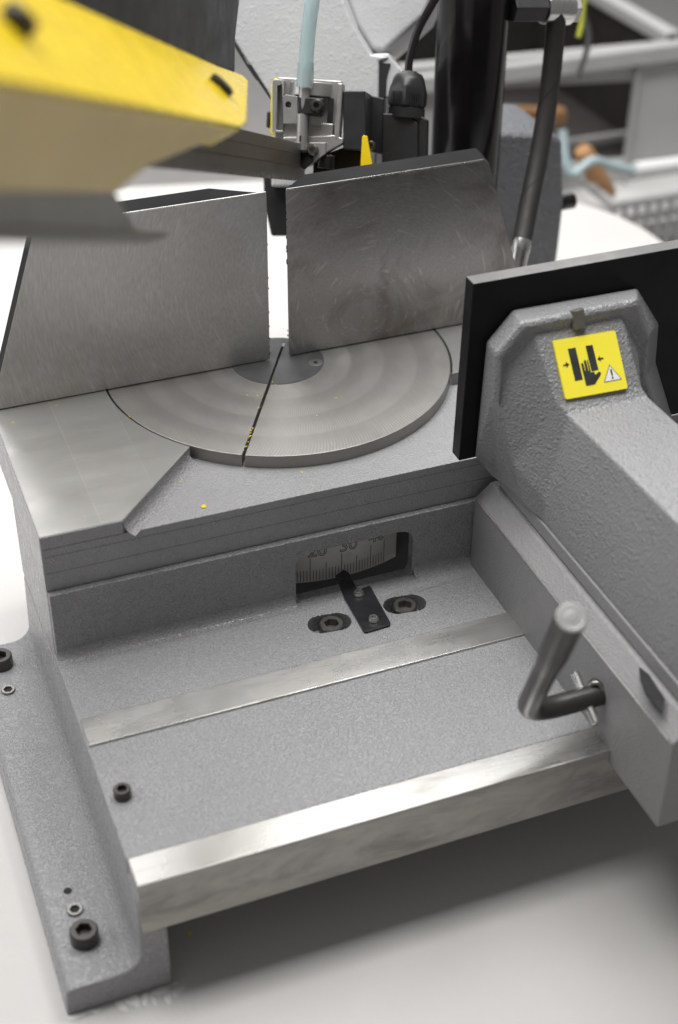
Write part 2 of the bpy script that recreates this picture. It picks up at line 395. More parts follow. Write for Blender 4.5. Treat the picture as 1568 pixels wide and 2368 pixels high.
# ------------------------------------------------------------------ saw base casting
base = thing('machine_base', 'grey cast-iron base of the saw with table, vise tray and bolted foot on white bench', 'saw base', (-0.05, -0.25, ZB))
XL, XR, YC, YW = -0.2472, 0.46, -0.1826, -0.1880
ZR = -0.0112
bm = nb()
prism(bm, [(XL, YC, -0.05), (XR, YC, -0.05), (XR, 0.030, -0.05), (XL, 0.030, -0.05)], (0, 0, 0.05+ZR))
RD = 0.1516
def arc(a0, a1, n, r=RD): return [(r*math.cos(math.radians(a0+(a1-a0)*k/n)), r*math.sin(math.radians(a0+(a1-a0)*k/n))) for k in range(n+1)]
padL = [(XL, YC), (-0.1851, YC)]+arc(223.5, 168.6, 22)+[(XL, 0.030)]
prism(bm, [(x, y, ZR+0.00002) for x, y in padL], (0, 0, -ZR))
padR = arc(-29, 11.4, 16)+[(XR, 0.030), (XR, -0.0735)]
prism(bm, [(x, y, ZR+0.00002) for x, y in padR], (0, 0, -ZR))
obj('table_casting', bm, 'casting_fine', base, 0.0007, 2)
bm = nb(); prism(bm, [(x+(0.0008 if x == XL else 0), y+(0.0009 if y == YC else 0), 0.0) for x, y in padL], (0, 0, 0.0004)); obj('machined_pad', bm, 'pad_steel', base)
bm = nb(); prism(bm, [(x, y, 0.0) for x, y in padR], (0, 0, 0.0004)); obj('machined_pad', bm, 'pad_steel', base)
for z in (-0.0185, -0.0335):
    bm = nb(); box(bm, (XL+0.002, YC-0.00012, z), (XR, YC+0.001, z+0.00035)); obj('groove_shade', bm, 'drum_grey', base)  # dark strips standing in for the shadow lines of the front grooves
# concave fillet under the slanted pad edge
bm = nb(); d = Vector((-0.1851-(-0.110), YC-(-0.1043), 0)).normalized(); w = Vector((-d.y, d.x, 0))
if w.x < 0: w = -w
fillet(bm, Vector((-0.1100, -0.1043, ZR+0.0001))+d*0.003, Vector((-0.1851, YC, ZR+0.0001))-d*0.0006, w, 0.0098)
obj('pad_fillet', bm, 'casting_grey', base)
# lower front wall with the scale window, flush ledge on top of it
bm = nb(); x0, x1, z0, z1 = -0.0518, 0.0495, ZT+0.0003, -0.0645
win = rrect(x0, x1, z0-0.004, z1, 0.012)
win = [(x, max(z, z0)) for x, z in win]
# drop doubled points made by the clamp
w2 = []
for q in win:
    if not w2 or (abs(q[0]-w2[-1][0])+abs(q[1]-w2[-1][1])) > 1e-5: w2.append(q)
prism(bm, [(XL+0.001, YW, ZT-0.006), (XR, YW, ZT-0.006), (XR, YW, -0.0502), (XL+0.001, YW, -0.0502)], (0, 0.0095, 0), [[(x, YW, z) for x, z in w2]])
obj('front_wall', bm, 'casting_grey', base, 0.0006, 2)
bm = nb()
for a, b in ((XL+0.001, x0-0.001), (x1+0.001, XR)): fillet(bm, (a, YW-0.0001, ZT+0.0001), (b, YW-0.0001, ZT+0.0001), (0, -1, 0), 0.009)
obj('wall_fillet', bm, 'casting_grey', base)
# left side wall, foot flange (one casting profile swept along y)
def side_profile(top):
    p = [(XL, top), (XL-0.0016, -0.168)]
    cx, cz, r = XL-0.0016-0.017, ZF+0.017, 0.017
    p += [(cx+r*math.cos(a), cz+r*math.sin(a)) for a in (-PI/2*k/7 for k in range(1, 8))]
    p += [(-0.2985, ZF), (-0.3015, ZF-0.004), (-0.303, ZB+0.0005), (-0.2290, ZB+0.0005), (-0.2290, top)]
    return p
bm = nb()
prism(bm, [(x, -0.4235, z) for x, z in side_profile(-0.1262)], (0, 0.3685, 0))
obj('foot_flange', bm, 'casting_grey', base, 0.0016, 2, 50)
bm = nb(); prism(bm, [(XL+0.0003, YC+0.0004, -0.1262), (XL+0.0003, -0.050, -0.1262), (XL+0.0003, -0.050, -0.051), (XL+0.0003, YC+0.0004, -0.051)], (0.02, 0, 0)); obj('side_wall', bm, 'casting_grey', base, 0.0012)
# vise tray with two countersunk slots
def obround(cx, cy, L, Wd, rot, n=10):
    out = []; r = Wd/2; h = L/2-r
    for k in range(n+1): a = -PI/2+PI*k/n; out.append((h+r*math.cos(a), r*math.sin(a)))
    for k in range(n+1): a = PI/2+PI*k/n; out.append((-h+r*math.cos(a), r*math.sin(a)))
    c, s = math.cos(rot), math.sin(rot)
    return [(cx+x*c-y*s, cy+x*s+y*c) for x, y in out]
slots = [obround(-0.0358, -0.2208, 0.0352, 0.0215, -0.10), obround(0.0294, -0.2203, 0.0350, 0.0215, -0.12)]
bm = nb()
prism(bm, [(XL, -0.3990, ZT), (XR, -0.3990, ZT), (XR, -0.1775, ZT), (XL, -0.1775, ZT)], (0, 0, -0.0145), [[(x, y, ZT) for x, y in s] for s in slots])
box(bm, (-0.075, -0.25, ZT-0.020), (0.075, -0.19, ZT-0.0148))
obj('vise_tray', bm, 'casting_grey', base, 0.0007, 2)
bm = nb(); box(bm, (XL+0.0012, -0.2895, ZT-0.004), (XR, -0.2605, ZT+0.0018)); obj('guide_rail', bm, 'rail_steel', base, 0.0009, 2)
bm = nb(); box(bm, (XL+0.0006, -0.4248, -0.1588), (XR, -0.3992, ZT+0.0006))
for f in bm.faces:
    if f.calc_center_median().y < -0.42: f.material_index = 1
obj('guide_rail', bm, ['rail_steel', 'rail_patina'], base, 0.0010, 3)
# scale drum inside the window
bm = nb(); prism(bm, [(0.1545*math.cos(a), 0.1545*math.sin(a), -0.18) for a in (-PI*k/64 for k in range(65))], (0, 0, 0.128)); obj('scale_drum', bm, 'drum_grey', base)
RS = 0.1556
def on_drum(deg, z, r=RS): a = math.radians(deg); return Vector((r*math.sin(a), -r*math.cos(a), z))
ZS = -0.1232
bm = nb(); rows = [(bm.verts.new(on_drum(g, ZS)), bm.verts.new(on_drum(g, -0.066)), bm.verts.new(on_drum(g, ZS, 0.1546))) for g in [-50+0.5*k for k in range(141)]]
for a, b in zip(rows, rows[1:]): bm.faces.new((a[0], b[0], b[1], a[1])); bm.faces.new((a[0], a[2], b[2], b[0]))
sc = obj('scale_strip', bm, 'scale_plate', base)
bm = nb()
for g in range(-20, 16):
    val = 30+g; L = 0.0245 if val % 10 == 0 else (0.0184 if val % 5 == 0 else 0.0122)
    if val == 45: L = 0.0245
    hw = 0.085 if val % 5 else 0.10
    v = [bm.verts.new(on_drum(g+s*hw, z, RS+0.00015)) for s, z in ((-1, ZS+0.0006), (1, ZS+0.0006), (1, ZS+L), (-1, ZS+L))]
    bm.faces.new(v)
obj('scale_graduation', bm, 'label_ink', sc)
dg_items = []
for val in (20, 30, 40):
    cu = bpy.data.curves.new('digits', 'FONT'); cu.body = str(val); cu.size = 0.0165; cu.align_x = 'CENTER'; cu.fill_mode = 'NONE'; cu.bevel_depth = 0.00030; cu.bevel_resolution = 0; cu.resolution_u = 6
    to = bpy.data.objects.new('digits_source', cu); C.objects.link(to); dg_items.append((val, to))
bpy.context.view_layer.update(); dg = bpy.context.evaluated_depsgraph_get()
for val, to in dg_items:
    me = bpy.data.meshes.new_from_object(to.evaluated_get(dg))
    for v in me.vertices:
        g = (val-30)+math.degrees(v.co.x/RS)+2.2; v.co = on_drum(g, ZS+0.0262+v.co.y, RS+0.0002+v.co.z*0.3)
    me.materials.clear(); me.materials.append(MATS['label_ink'])
    o = bpy.data.objects.new('scale_number', me); C.objects.link(o); o.parent = sc; o['label'] = 'engraved number %d on the angle scale' % val
    bpy.data.objects.remove(to)
# pointer strip with its two button screws
bm = nb(); th = 0.0016; zp = ZT+0.0006
flat = [(-0.0150, -0.2427), (-0.0130, -0.2436), (0.0070, -0.2424), (0.0086, -0.2405), (0.0112, -0.1925), (0.0098, -0.1908), (-0.0005, -0.1930), (-0.0140, -0.1975)]
prism(bm, [(x, y, zp) for x, y in flat], (0, 0, th))
tipb = [(-0.0140, -0.1975, zp), (-0.0005, -0.1930, zp), (0.0022, -0.1660, zp-0.0020), (0.0000, -0.1600, zp-0.0030), (-0.0095, -0.1665, zp-0.0020)]
prism(bm, tipb, (0, 0, th))
ptr = obj('scale_pointer', bm, 'pointer_black', base, 0.0003)
bm = nb(); socket_head(bm, 0.0048, 0.0032, 0.0021, 0.002, dome=0.001); bs = obj('button_screw', bm, 'bright_steel', ptr); me_btn = bs.data
bs.matrix_parent_inverse = Matrix.Identity(4); bs.matrix_parent_inverse = Matrix.Identity(4)
def inst(name, me, parent, loc, rz=0.0, rot=None, label=None):
    o = bpy.data.objects.new(name, me); C.objects.link(o); o.parent = parent
    o.matrix_parent_inverse = BASE[parent.name].inverted() if parent.name in BASE else Matrix.Identity(4)
    o.location = loc; o.rotation_euler = rot or (0, 0, rz)
    if label: o['label'] = label
    return o
bpy.data.objects.remove(bs)
for x, y in ((-0.0018, -0.1985), (-0.0030, -0.2325)): inst('button_screw', me_btn, ptr, (x, y, zp+th))
def screw_mesh(R, hh, hexr, depth, mat, dome=0.0):
    bm = nb(); socket_head(bm, R, hh, hexr, depth, dome); o = obj('socket_screw', bm, mat); me = o.data; bpy.data.objects.remove(o); return me
ms_big = screw_mesh(0.0098, 0.0120, 0.0058, 0.006, 'screw_steel')
for x, y, a in ((-0.0343, -0.2215, 0.2), (0.0292, -0.2208, 0.9)): inst('socket_screw', ms_big, base, (x, y, ZT-0.0122), a)
ms_foot = screw_mesh(0.0100, 0.0120, 0.0056, 0.006, 'lever_steel')
inst('socket_screw', ms_foot, base, (-0.2795, -0.3860, ZF-0.001), 0.4); inst('socket_screw', ms_foot, base, (-0.2795, -0.0820, ZF-0.001), 0.1)
ms_set = screw_mesh(0.0058, 0.0022, 0.0036, 0.0020, 'screw_steel')
bm = nb(); lathe(bm, [(0.0031, 0.0), (0.0031, 0.0002), (0.0, 0.0002)], seg=12); o = obj('hex_recess', bm, 'void_black'); me_hex = o.data; bpy.data.objects.remove(o)
for x, y in ((-0.2803, -0.1160), (-0.2803, -0.3590)):
    s = inst('set_screw', ms_set, base, (x, y, ZF-0.0003), 0.5)
    inst('hex_recess', me_hex, s, (0, 0, 0.0004), 0.3)
bm = nb(); lathe(bm, [(0.0030, 0.0), (0.0030, 0.0002), (0.0, 0.0002)]); o = obj('pin_hole', bm, 'void_black', base); o.location = (-0.2812, -0.3400, ZF)
ms_small = screw_mesh(0.0062, 0.0075, 0.0036, 0.004, 'lever_steel')
inst('socket_screw', ms_small, base, (-0.2352, -0.3435, ZT), 0.7)

# ------------------------------------------------------------------ turntable
tt = thing('turntable', 'round milled steel turntable set flush in the saw table, with a kerf slot', 'turntable', (0, 0, ZR))
KD = Vector((-0.4945, -0.8692)); KP = Vector((KD.y, -KD.x)); hw = 0.0011; ka = math.degrees(math.atan2(KD.y, KD.x))
def notched(r, back, n=160):
    da = math.degrees(math.asin(hw/r)); pts = [(r*math.cos(math.radians(g)), r*math.sin(math.radians(g))) for g in [ka+da+(360-2*da)*k/n for k in range(n+1)]]
    e = [Vector((0, 0))-KD*back+KP*s*hw for s in (1, -1)]
    p0 = Vector(pts[-1]); e.sort(key=lambda q: (q+KD*(r+back)-p0).length)
    return pts+[tuple(e[0]), tuple(e[1])]
def dedup(L):
    out = []
    for q in L:
        flatrun = len(out) > 1 and q[1] == out[-1][1] == out[-2][1] == 0.0295
        if flatrun: out[-1] = q
        else: out.append(q)
    return out
bm = nb(); prism(bm, [(x, y, -0.0135) for x, y in dedup([(x, min(y, 0.0295)) for x, y in notched(0.1498, 0.026)])], (0, 0, 0.0137), mi=1, mi_top=0); obj('disc', bm, ['turntable_steel', 'disc_rim'], tt, 0.0006, 2, 60)
bm = nb(); prism(bm, [(x, y, 0.0002) for x, y in notched(0.0402, 0.032, 80)], (0, 0, 0.0004)); ins = obj('kerf_insert', bm, 'insert_grey', tt)
bm = nb(); lathe(bm, [(0.0062, 0.0), (0.0062, 0.0003), (0.0052, 0.0005), (0.0022, 0.0005), (0.0020, -0.0004), (0.0, -0.0004)]); o = obj('countersunk_screw', bm, 'rail_steel', ins); o.location = (0.0295, -0.0154, 0.0005)
bm = nb(); lathe(bm, [(0.0021, 0), (0.0021, 0.0001), (0, 0.0001)], seg=6); o = obj('hex_recess', bm, 'void_black', o); o.location = (0, 0, 0.0001)

# ------------------------------------------------------------------ fence plates
YF0, YF1, ZTOP = 0.0027, 0.0262, 0.1560
def fence(name, front, back, mat, label):
    """front/back: matching xz outlines at the front and rear face (y per point)"""
    bm = nb(); A = [bm.verts.new((x, YF0, z)) for x, z in front]; B = [bm.verts.new((x, YF1, z)) for x, z in back]
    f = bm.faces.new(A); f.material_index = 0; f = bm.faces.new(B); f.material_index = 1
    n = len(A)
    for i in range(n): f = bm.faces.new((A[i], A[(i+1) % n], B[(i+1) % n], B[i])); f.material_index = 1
    o = thing(name, label, 'fence plate', ((front[0][0]+front[1][0])/2, YF0, 0.0), 'steel fence plates at the kerf')
    p = obj('plate', bm, [mat, 'dark_edge_steel'], o, 0.0006, 2, 25)
    return o
fL = fence('fence_plate', [(-0.0058, 0.0012), (-0.2472, 0.0012), (-0.1944, ZTOP), (-0.0056, ZTOP-0.0010)],
           [(-0.047, 0.0012), (-0.2440, 0.0012), (-0.1915, ZTOP), (-0.047, ZTOP)], 'fence_ground', 'wider steel fence plate left of the kerf gap, behind the yellow arm')
fR = fence('fence_plate', [(0.0112, 0.0014), (0.2440, 0.0014), (0.1930, 0.1530), (0.1882, 0.1572), (0.0103, ZTOP+0.0004)],
           [(0.0358, 0.0014), (0.2470, 0.0014), (0.1965, 0.1530), (0.1915, 0.1572), (0.0358, ZTOP)], 'fence_ground_worn', 'steel fence plate right of the kerf gap with brown rubbed stains')

for o_, xa_, xb_ in ((fL, -0.1935, -0.0062), (fR, 0.0110, 0.1875)):
    bm = nb(); box(bm, (xa_, YF0-0.0002, ZTOP-0.0012), (xb_, YF0+0.0010, ZTOP+0.00025)); obj('bare_edge', bm, 'bright_steel', o_, 0.0003)
bm = nb()
for k in range(11):
    z = 0.004+0.14*random.random()**1.4; w_ = 0.0002+0.0007*random.random(); h_ = 0.0005+0.0009*random.random(); box(bm, (-0.0058-w_, YF0-0.00012, z), (-0.0055, YF0+0.0006, z+h_))
obj('edge_nicks', bm, 'void_black', fL, kind='stuff')
bm = nb()
for k in range(14):
    z = 0.003+0.15*random.random(); w_ = 0.0001+0.0006*random.random(); h_ = 0.0006+0.0014*random.random(); box(bm, (0.0104, YF0-0.00012, z), (0.0108+w_, YF0+0.0006, z+h_))
obj('edge_nicks', bm, 'void_black', fR, kind='stuff')

# ------------------------------------------------------------------ vise: slide beam, clamp casting, jaw, lever, label
vise = thing('vise', 'grey sliding vise with black jaw, cast arm, locking lever and yellow hand warning label', 'vise', (0.16, -0.33, ZT))
XB = 0.1015; ZBM = -0.0325
bm = nb()
prism(bm, [(XB, -0.1890, -0.1243), (XB, -0.1890, -0.0450), (0.1150, -0.1890, ZBM), (0.22, -0.1890, ZBM), (0.22, -0.1890, -0.1243)], (0, -0.302, 0))
obj('slide_beam', bm, 'beam_grey', vise, 0.0022, 3, 25)
bm = nb(); box(bm, (XB-0.0003, -0.485, -0.0462), (XB+0.0012, -0.192, -0.0450)); obj('worn_edge', bm, 'rail_steel', vise, 0.0003)
bm = nb(); box(bm, (0.1180, -0.62, ZBM+0.0012), (0.23, -0.1975, -0.0195)); foot = obj('clamp_foot', bm, 'beam_grey', vise, 0.001)
bm = nb(); box(bm, (0.1195, -0.60, ZBM-0.002), (0.22, -0.20, ZBM+0.0015)); obj('slide_gap', bm, 'void_black', vise)
# jaw plate
YJ0, YJ1 = -0.1964, -0.1832
bm = nb(); JX = 0.0828
prism(bm, [(JX-0.001, YJ0, -0.0006), (0.48, YJ0, -0.0006), (0.48, YJ0, 0.1531), (JX+0.0012, YJ0, 0.1531)], (0, YJ1-YJ0, 0))
for f in bm.faces:
    if f.calc_center_median().z > 0.152: f.material_index = 1
obj('jaw_plate', bm, ['jaw_black', 'jaw_top'], vise, 0.0008)
# cast clamp body, lofted section by section towards the operator
def sec(y, pts): return [(x, y + (dy if False else 0), z) for (x, z) in pts for dy in (0,)]
S = []
S.append([(0.1120, -0.1968, -0.0220), (0.0948, -0.1968, 0.0000), (0.0976, -0.1968, 0.1035), (0.1175, -0.1968, 0.1265), (0.2235, -0.1968, 0.1255), (0.2485, -0.1968, 0.0900), (0.2510, -0.1968, 0.0550), (0.2805, -0.1968, -0.0140)])
S.append([(0.1130, -0.2220, -0.0180), (0.0945, -0.2190, 0.0650), (0.0930, -0.2190, 0.1055), (0.1130, -0.2190, 0.1280), (0.2105, -0.2190, 0.1295), (0.2265, -0.2190, 0.0970), (0.2290, -0.2190, 0.0600), (0.2620, -0.2190, -0.0080)])
S.append([(0.1135, -0.2280, -0.0175), (0.0965, -0.2235, 0.0645), (0.0970, -0.2225, 0.1025), (0.1155, -0.2225, 0.1245), (0.2075, -0.2225, 0.1255), (0.2230, -0.2225, 0.0945), (0.2255, -0.2225, 0.0590), (0.2560, -0.2225, -0.0100)])
S.append([(0.1137, -0.2340, -0.0170), (0.0995, -0.2270, 0.0615), (0.1045, -0.2205, 0.0960), (0.1250, -0.2205, 0.1185), (0.1970, -0.2205, 0.1190), (0.2150, -0.2205, 0.0910), (0.2190, -0.2205, 0.0570), (0.2500, -0.2205, -0.0120)])
S.append([(0.1135, -0.2480, -0.0165), (0.1060, -0.2380, 0.0180), (0.1205, -0.2460, 0.0500), (0.1300, -0.2545, 0.0750), (0.2015, -0.2545, 0.0735), (0.2090, -0.2470, 0.0550), (0.2140, -0.2450, 0.0350), (0.2350, -0.2430, -0.0165)])
S.append([(0.1195, -0.2700, -0.0200), (0.1200, -0.2680, 0.0000), (0.1290, -0.2650, 0.0400), (0.1355, -0.2620, 0.0690), (0.2040, -0.2610, 0.0690), (0.2090, -0.2650, 0.0500), (0.2130, -0.2680, 0.0300), (0.2200, -0.2700, -0.0200)])
S.append([(0.1200, -0.4500, -0.0200), (0.1215, -0.4500, -0.0060), (0.1320, -0.4500, 0.0350), (0.1400, -0.4500, 0.0690), (0.2080, -0.4500, 0.0690), (0.2140, -0.4500, 0.0450), (0.2170, -0.4500, 0.0250), (0.2220, -0.4500, -0.0200)])
S.append([(0.1200, -0.6200, -0.0200), (0.1215, -0.6200, -0.0060), (0.1330, -0.6200, 0.0350), (0.1420, -0.6200, 0.0690), (0.2100, -0.6200, 0.0690), (0.2150, -0.6200, 0.0450), (0.2180, -0.6200, 0.0250), (0.2230, -0.6200, -0.0200)])
bm = nb(); rings = [[bm.verts.new(p) for p in s] for s in S]
for a, b in zip(rings, rings[1:]):
    for k in range(8): bm.faces.new((a[k], a[(k+1) % 8], b[(k+1) % 8], b[k]))
bm.faces.new(rings[0]); bm.faces.new(rings[-1])
obj('clamp_casting', bm, 'vise_grey', vise, 0.0032, 4, 14)
bm = nb(); tube(bm, [(0.1594, -0.2172, 0.1290), (0.1598, -0.2195, 0.1230), (0.1602, -0.2222, 0.1155)], [0.0056, 0.0058, 0.0058], 24)
obj('scoop_stand_in', bm, 'scoop_olive', vise, 0.0006)  # solid piece; dark olive stands for the shaded hollow of a notch
# warning label
TL, TR, BL = Vector((0.1352, -0.2288, 0.1130)), Vector((0.1878, -0.2288, 0.1117)), Vector((0.1374, -0.2532, 0.0758))
pa, pb, pc = Vector((0.1250, -0.2205, 0.1185)), Vector((0.1970, -0.2205, 0.1190)), Vector((0.1300, -0.2545, 0.0750))
pn = (pb-pa).cross(pc-pa).normalized(); pn = pn if pn.y < 0 else -pn; pd = pn.dot(pa)+0.0014
TL = at(1278, 788, pn, pd); TR = at(1422, 764, pn, pd); BL = at(1308, 924, pn, pd)
Uv, Vv = TR-TL, BL-TL; Nn = Vv.cross(Uv).normalized()
if Nn.y > 0: Nn = -Nn
q0, qu, qv = Vector((165, 325)), Vector((1195-165, 135-325)), Vector((410-165, 1310-325)); det = qu.x*qv.y-qu.y*qv.x
def lab(x, y, lift=0.0):
    d = Vector((x, y))-q0; u = (d.x*qv.y-d.y*qv.x)/det; v = (qu.x*d.y-qu.y*d.x)/det
    return TL+Uv*u+Vv*v+Nn*lift
LW, LH = Uv.length, Vv.length; cr = 0.0016
rr = rrect(0, LW, 0, LH, cr, 5)
bm = nb(); prism(bm, [TL+Uv*(x/LW)+Vv*(y/LH)-Nn*0.003 for x, y in rr], Nn*0.0034)
wl = obj('warning_label', bm, 'label_yellow', vise, flat=True); wl['label'] = 'yellow square hand-crushing warning label'
def ink(name, pts, mat='label_ink', lift=0.0006):
    bm = nb(); L = [lab(x, y, lift) for x, y in pts]; V = [bm.verts.new(p) for p in L]
    for tri in tessellate_polygon([L]):
        try: bm.faces.new([V[i] for i in tri])
        except ValueError: pass
    return obj(name, bm, mat, wl, flat=True)
ink('pictogram_plate', [(412, 460), (540, 437), (680, 972), (553, 1000)]); ink('pictogram_plate', [(705, 408), (820, 387), (935, 808), (818, 835)])
ink('pictogram_arrow', [(343, 728), (388, 719), (380, 680), (448, 720), (408, 780), (400, 745), (347, 755)])
ink('pictogram_arrow', [(1008, 598), (955, 608), (945, 570), (910, 628), (975, 670), (963, 635), (1012, 625)])
ink('pictogram_hand', [(640, 712), (646, 700), (660, 696), (674, 704), (680, 716), (710, 832), (722, 830), (684, 668), (688, 650), (702, 644), (716, 652), (722, 668), (764, 826), (774, 822), (736, 655), (742, 638), (750, 642), (756, 668), (806, 852), (864, 842), (884, 896), (926, 850), (945, 840), (962, 844), (974, 858), (977, 875), (968, 900), (880, 1052), (748, 1078), (734, 1068)], lift=0.0007)
ink('pictogram_triangle', [(1112, 715), (1332, 965), (1033, 1022)]); ink('pictogram_triangle_field', [(1116, 738), (1312, 960), (1046, 1010)], 'label_white', 0.0008)
ink('pictogram_exclamation', [(1124, 808), (1130, 798), (1142, 796), (1153, 804), (1175, 900), (1166, 913), (1152, 904)], lift=0.0010)
ink('pictogram_dot', [(1173+16*math.cos(a), 942+17*math.sin(a)) for a in (2*PI*k/14 for k in range(14))], lift=0.0010)
# lever
H = atX(1388, 1605, XB)
LE = atY(1322, 1428, -0.485)
hd = (LE-(H+Vector((-0.061, 0, 0)))).normalized(); bend = H+Vector((-0.061, 0, 0))
q0_, q2_ = H+Vector((-0.030, 0, 0)), bend+hd*0.030
path = [H+Vector((0.002, 0, 0)), H+Vector((-0.014, 0, 0))]+[q0_*((1-k/10)**2)+bend*(2*(k/10)*(1-k/10))+q2_*((k/10)**2) for k in range(11)]
a = path[-1]
nst = 14; path += [a.lerp(LE, k/nst) for k in range(1, nst+1)]
rad = []
for i, pnt in enumerate(path):
    k = i-(len(path)-1-nst); f = max(0.0, k/nst)
    rad.append(0.0082 if f < 0.45 else (0.0082+0.0016*min(1, (f-0.45)/0.16)))
bm = nb(); tube(bm, path, rad, 28)
lev = obj('lock_lever', bm, 'lever_steel', vise, 0.0005, 2, 50); lev['label'] = 'dark steel bent locking lever on the vise slide'
dE = (path[-1]-path[-2]).normalized(); q = dE.to_track_quat('Z', 'Y').to_matrix().to_4x4()
bm = nb(); lathe(bm, [(0.0095, 0.0), (0.0095, 0.0002), (0.0078, 0.0004), (0.0068, 0.0002), (0.0056, 0.0003), (0.0044, 0.0002), (0.0034, 0.0004), (0.0032, 0.0005), (0.0, 0.0005)], Matrix.Translation(LE) @ q)
obj('turned_end', bm, 'turned_face', lev, flat=True)
bm = nb(); pdv = (atX(1394, 1682, XB)-atX(1342, 1560, XB)).normalized(); P0 = H+Vector((-0.012, 0, 0))-pdv*0.0205; P1 = H+Vector((-0.012, 0, 0))+pdv*0.0205; tube(bm, [P0, P0.lerp(P1, 0.03), P0.lerp(P1, 0.97), P1], [0.0024, 0.0033, 0.0033, 0.0024], 18); obj('cross_pin', bm, 'bright_steel', lev)
bm = nb(); socket_head(bm, 0.0062, 0.007, 0.0036, 0.004); o = obj('clamp_screw', bm, 'screw_steel', lev); o.matrix_parent_inverse = Matrix.Identity(4)
o.matrix_parent_inverse = lev.matrix_parent_inverse; o.parent = lev; o.matrix_parent_inverse = Matrix.Identity(4)
o.location = H+Vector((-0.002, 0.004, 0.0045)); o.rotation_euler = (0.9, -0.9, 0)
# black patch drawn for the clamp slot on the beam
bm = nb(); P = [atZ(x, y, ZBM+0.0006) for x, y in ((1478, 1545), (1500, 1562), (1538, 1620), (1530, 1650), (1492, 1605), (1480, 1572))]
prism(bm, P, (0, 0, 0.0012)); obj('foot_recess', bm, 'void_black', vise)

# ------------------------------------------------------------------ saw head, tilted up in the blade plane
SD, ND, tl = Vector((0.5, 0.866, 0)).normalized(), Vector((0.866, -0.5, 0)).normalized(), math.radians(23.7)
BD = SD*math.cos(tl)-Vector((0, 0, 1))*math.sin(tl); HD = SD*math.sin(tl)+Vector((0, 0, 1))*math.cos(tl)
O0 = SD*0.12+Vector((0, 0, 0.1147))
HM = Matrix(((ND.x, BD.x, HD.x, O0.x), (ND.y, BD.y, HD.y, O0.y), (ND.z, BD.z, HD.z, O0.z), (0, 0, 0, 1))); HI = HM.inverted()
def hp(px, py, y):            # point of the head-frame plane y = const
    p = at(px, py, BD, BD.dot(O0)+y); return HI @ p
def hs(px, py, x):            # point of the head-frame plane x = const
    p = at(px, py, ND, ND.dot(O0)+x); return HI @ p
def Z2(zx, zy): return 529.2+0.325*zx, 0.325*zy
def h2(zx, zy, y): return hp(*Z2(zx, zy), y)
def hbox(bm, zx0, zy0, zx1, zy1, y0, y1):
    a = h2(zx0, zy1, y0); b = h2(zx1, zy0, y0); box(bm, (a.x, y0, a.z), (b.x, y1, b.z))
def hpoly(bm, pts, y0, dy, holes=()): prism(bm, [h2(x, y, y0) for x, y in pts], (0, dy, 0), [[h2(x, y, y0) for x, y in h] for h in holes])
PXM = 0.000128                # metres per measuring unit at the guide

head = thing('cutting_head', 'light grey cast saw head behind the blade guide', 'saw head', matrix=HM)
bm = nb(); hpoly(bm, [(-260, -120), (-60, 60), (45, 310), (300, 700), (300, 1330), (1040, 1330), (1065, 900), (1070, 440), (1145, 405), (1010, 385), (880, 170), (770, -120)], 0.075, 0.12)
obj('head_casting', bm, 'head_grey', head, 0.006, 4)
bm = nb(); hpoly(bm, [(800, -120), (1500, -120), (1400, 110), (1110, 372), (1020, 372), (890, 170)], 0.125, 0.10); obj('gear_housing', bm, 'head_grey', head, 0.008, 4)
bm = nb(); hpoly(bm, [(1070, 435), (1010, 380), (1140, 375), (1165, 420), (1250, 505), (1250, 700), (1110, 700), (1110, 520)], 0.078, 0.05); obj('mounting_lug', bm, 'head_grey', head, 0.003, 3)
bm = nb(); hpoly(bm, [(1076, 448), (1150, 452), (1118, 560), (1110, 700), (1064, 690)], 0.0765, 0.01); obj('lug_dark_underside', bm, 'void_black', head)  # black sheet drawn for the dark underside of the lug
bm = nb(); hpoly(bm, [(40, 285), (130, 455), (160, 462), (300, 690), (300, 715), (205, 575), (195, 570), (125, 470), (40, 330)], 0.0735, 0.004); obj('cover_gap', bm, 'void_black', head)
bm = nb(); hpoly(bm, [(240, 1180), (520, 1180), (530, 1400), (500, 1680), (300, 1680), (250, 1450)], 0.09, 0.05); obj('lower_bracket', bm, 'black_anodised', head, 0.002)

guide = thing('blade_guide', 'silver cast blade guide with black block and yellow edge behind the right fence plate', 'blade guide', matrix=HM)
bm = nb(); hbox(bm, 320, 575, 805, 1000, 0.006, 0.016); hbox(bm, 385, 880, 745, 1003, -0.003, 0.006)
obj('bracket_plate', bm, 'bracket_metal', guide, 0.0012)
for a, b in ((308, 388), (745, 812)):
    bm = nb()
    if a == 308: prism(bm, [h2(x, y, -0.006) for x, y in ((308, 940), (308, 580), (325, 562), (388, 568), (388, 940))], (0, 0.016, 0), [[h2(x, y, -0.006) for x, y in ((338, 925), (345, 610), (380, 600), (384, 930))]])
    else: hbox(bm, 745, 592, 812, 1010, -0.006, 0.010)
    obj('bracket_rib', bm, 'bracket_metal', guide, 0.0012)
bm = nb(); prism(bm, [h2(x, y, -0.006) for x, y in ((385, 975), (690, 965), (745, 960), (812, 985), (812, 1020), (690, 1092), (690, 1010), (385, 1003))], (0, 0.012, 0)); obj('bracket_lip', bm, 'bracket_metal', guide, 0.001)
bm = nb(); hbox(bm, 692, 700, 744, 958, 0.002, 0.0075); obj('bracket_slot', bm, 'void_black', guide)
bm = nb(); M = Matrix.Translation(h2(585, 640, 0.008)) @ Matrix.Identity(4); lathe(bm, [(0.0, -0.006), (0.019, -0.006), (0.019, 0.006), (0.0, 0.006)], M); obj('guide_boss', bm, 'bracket_metal', guide, 0.001)
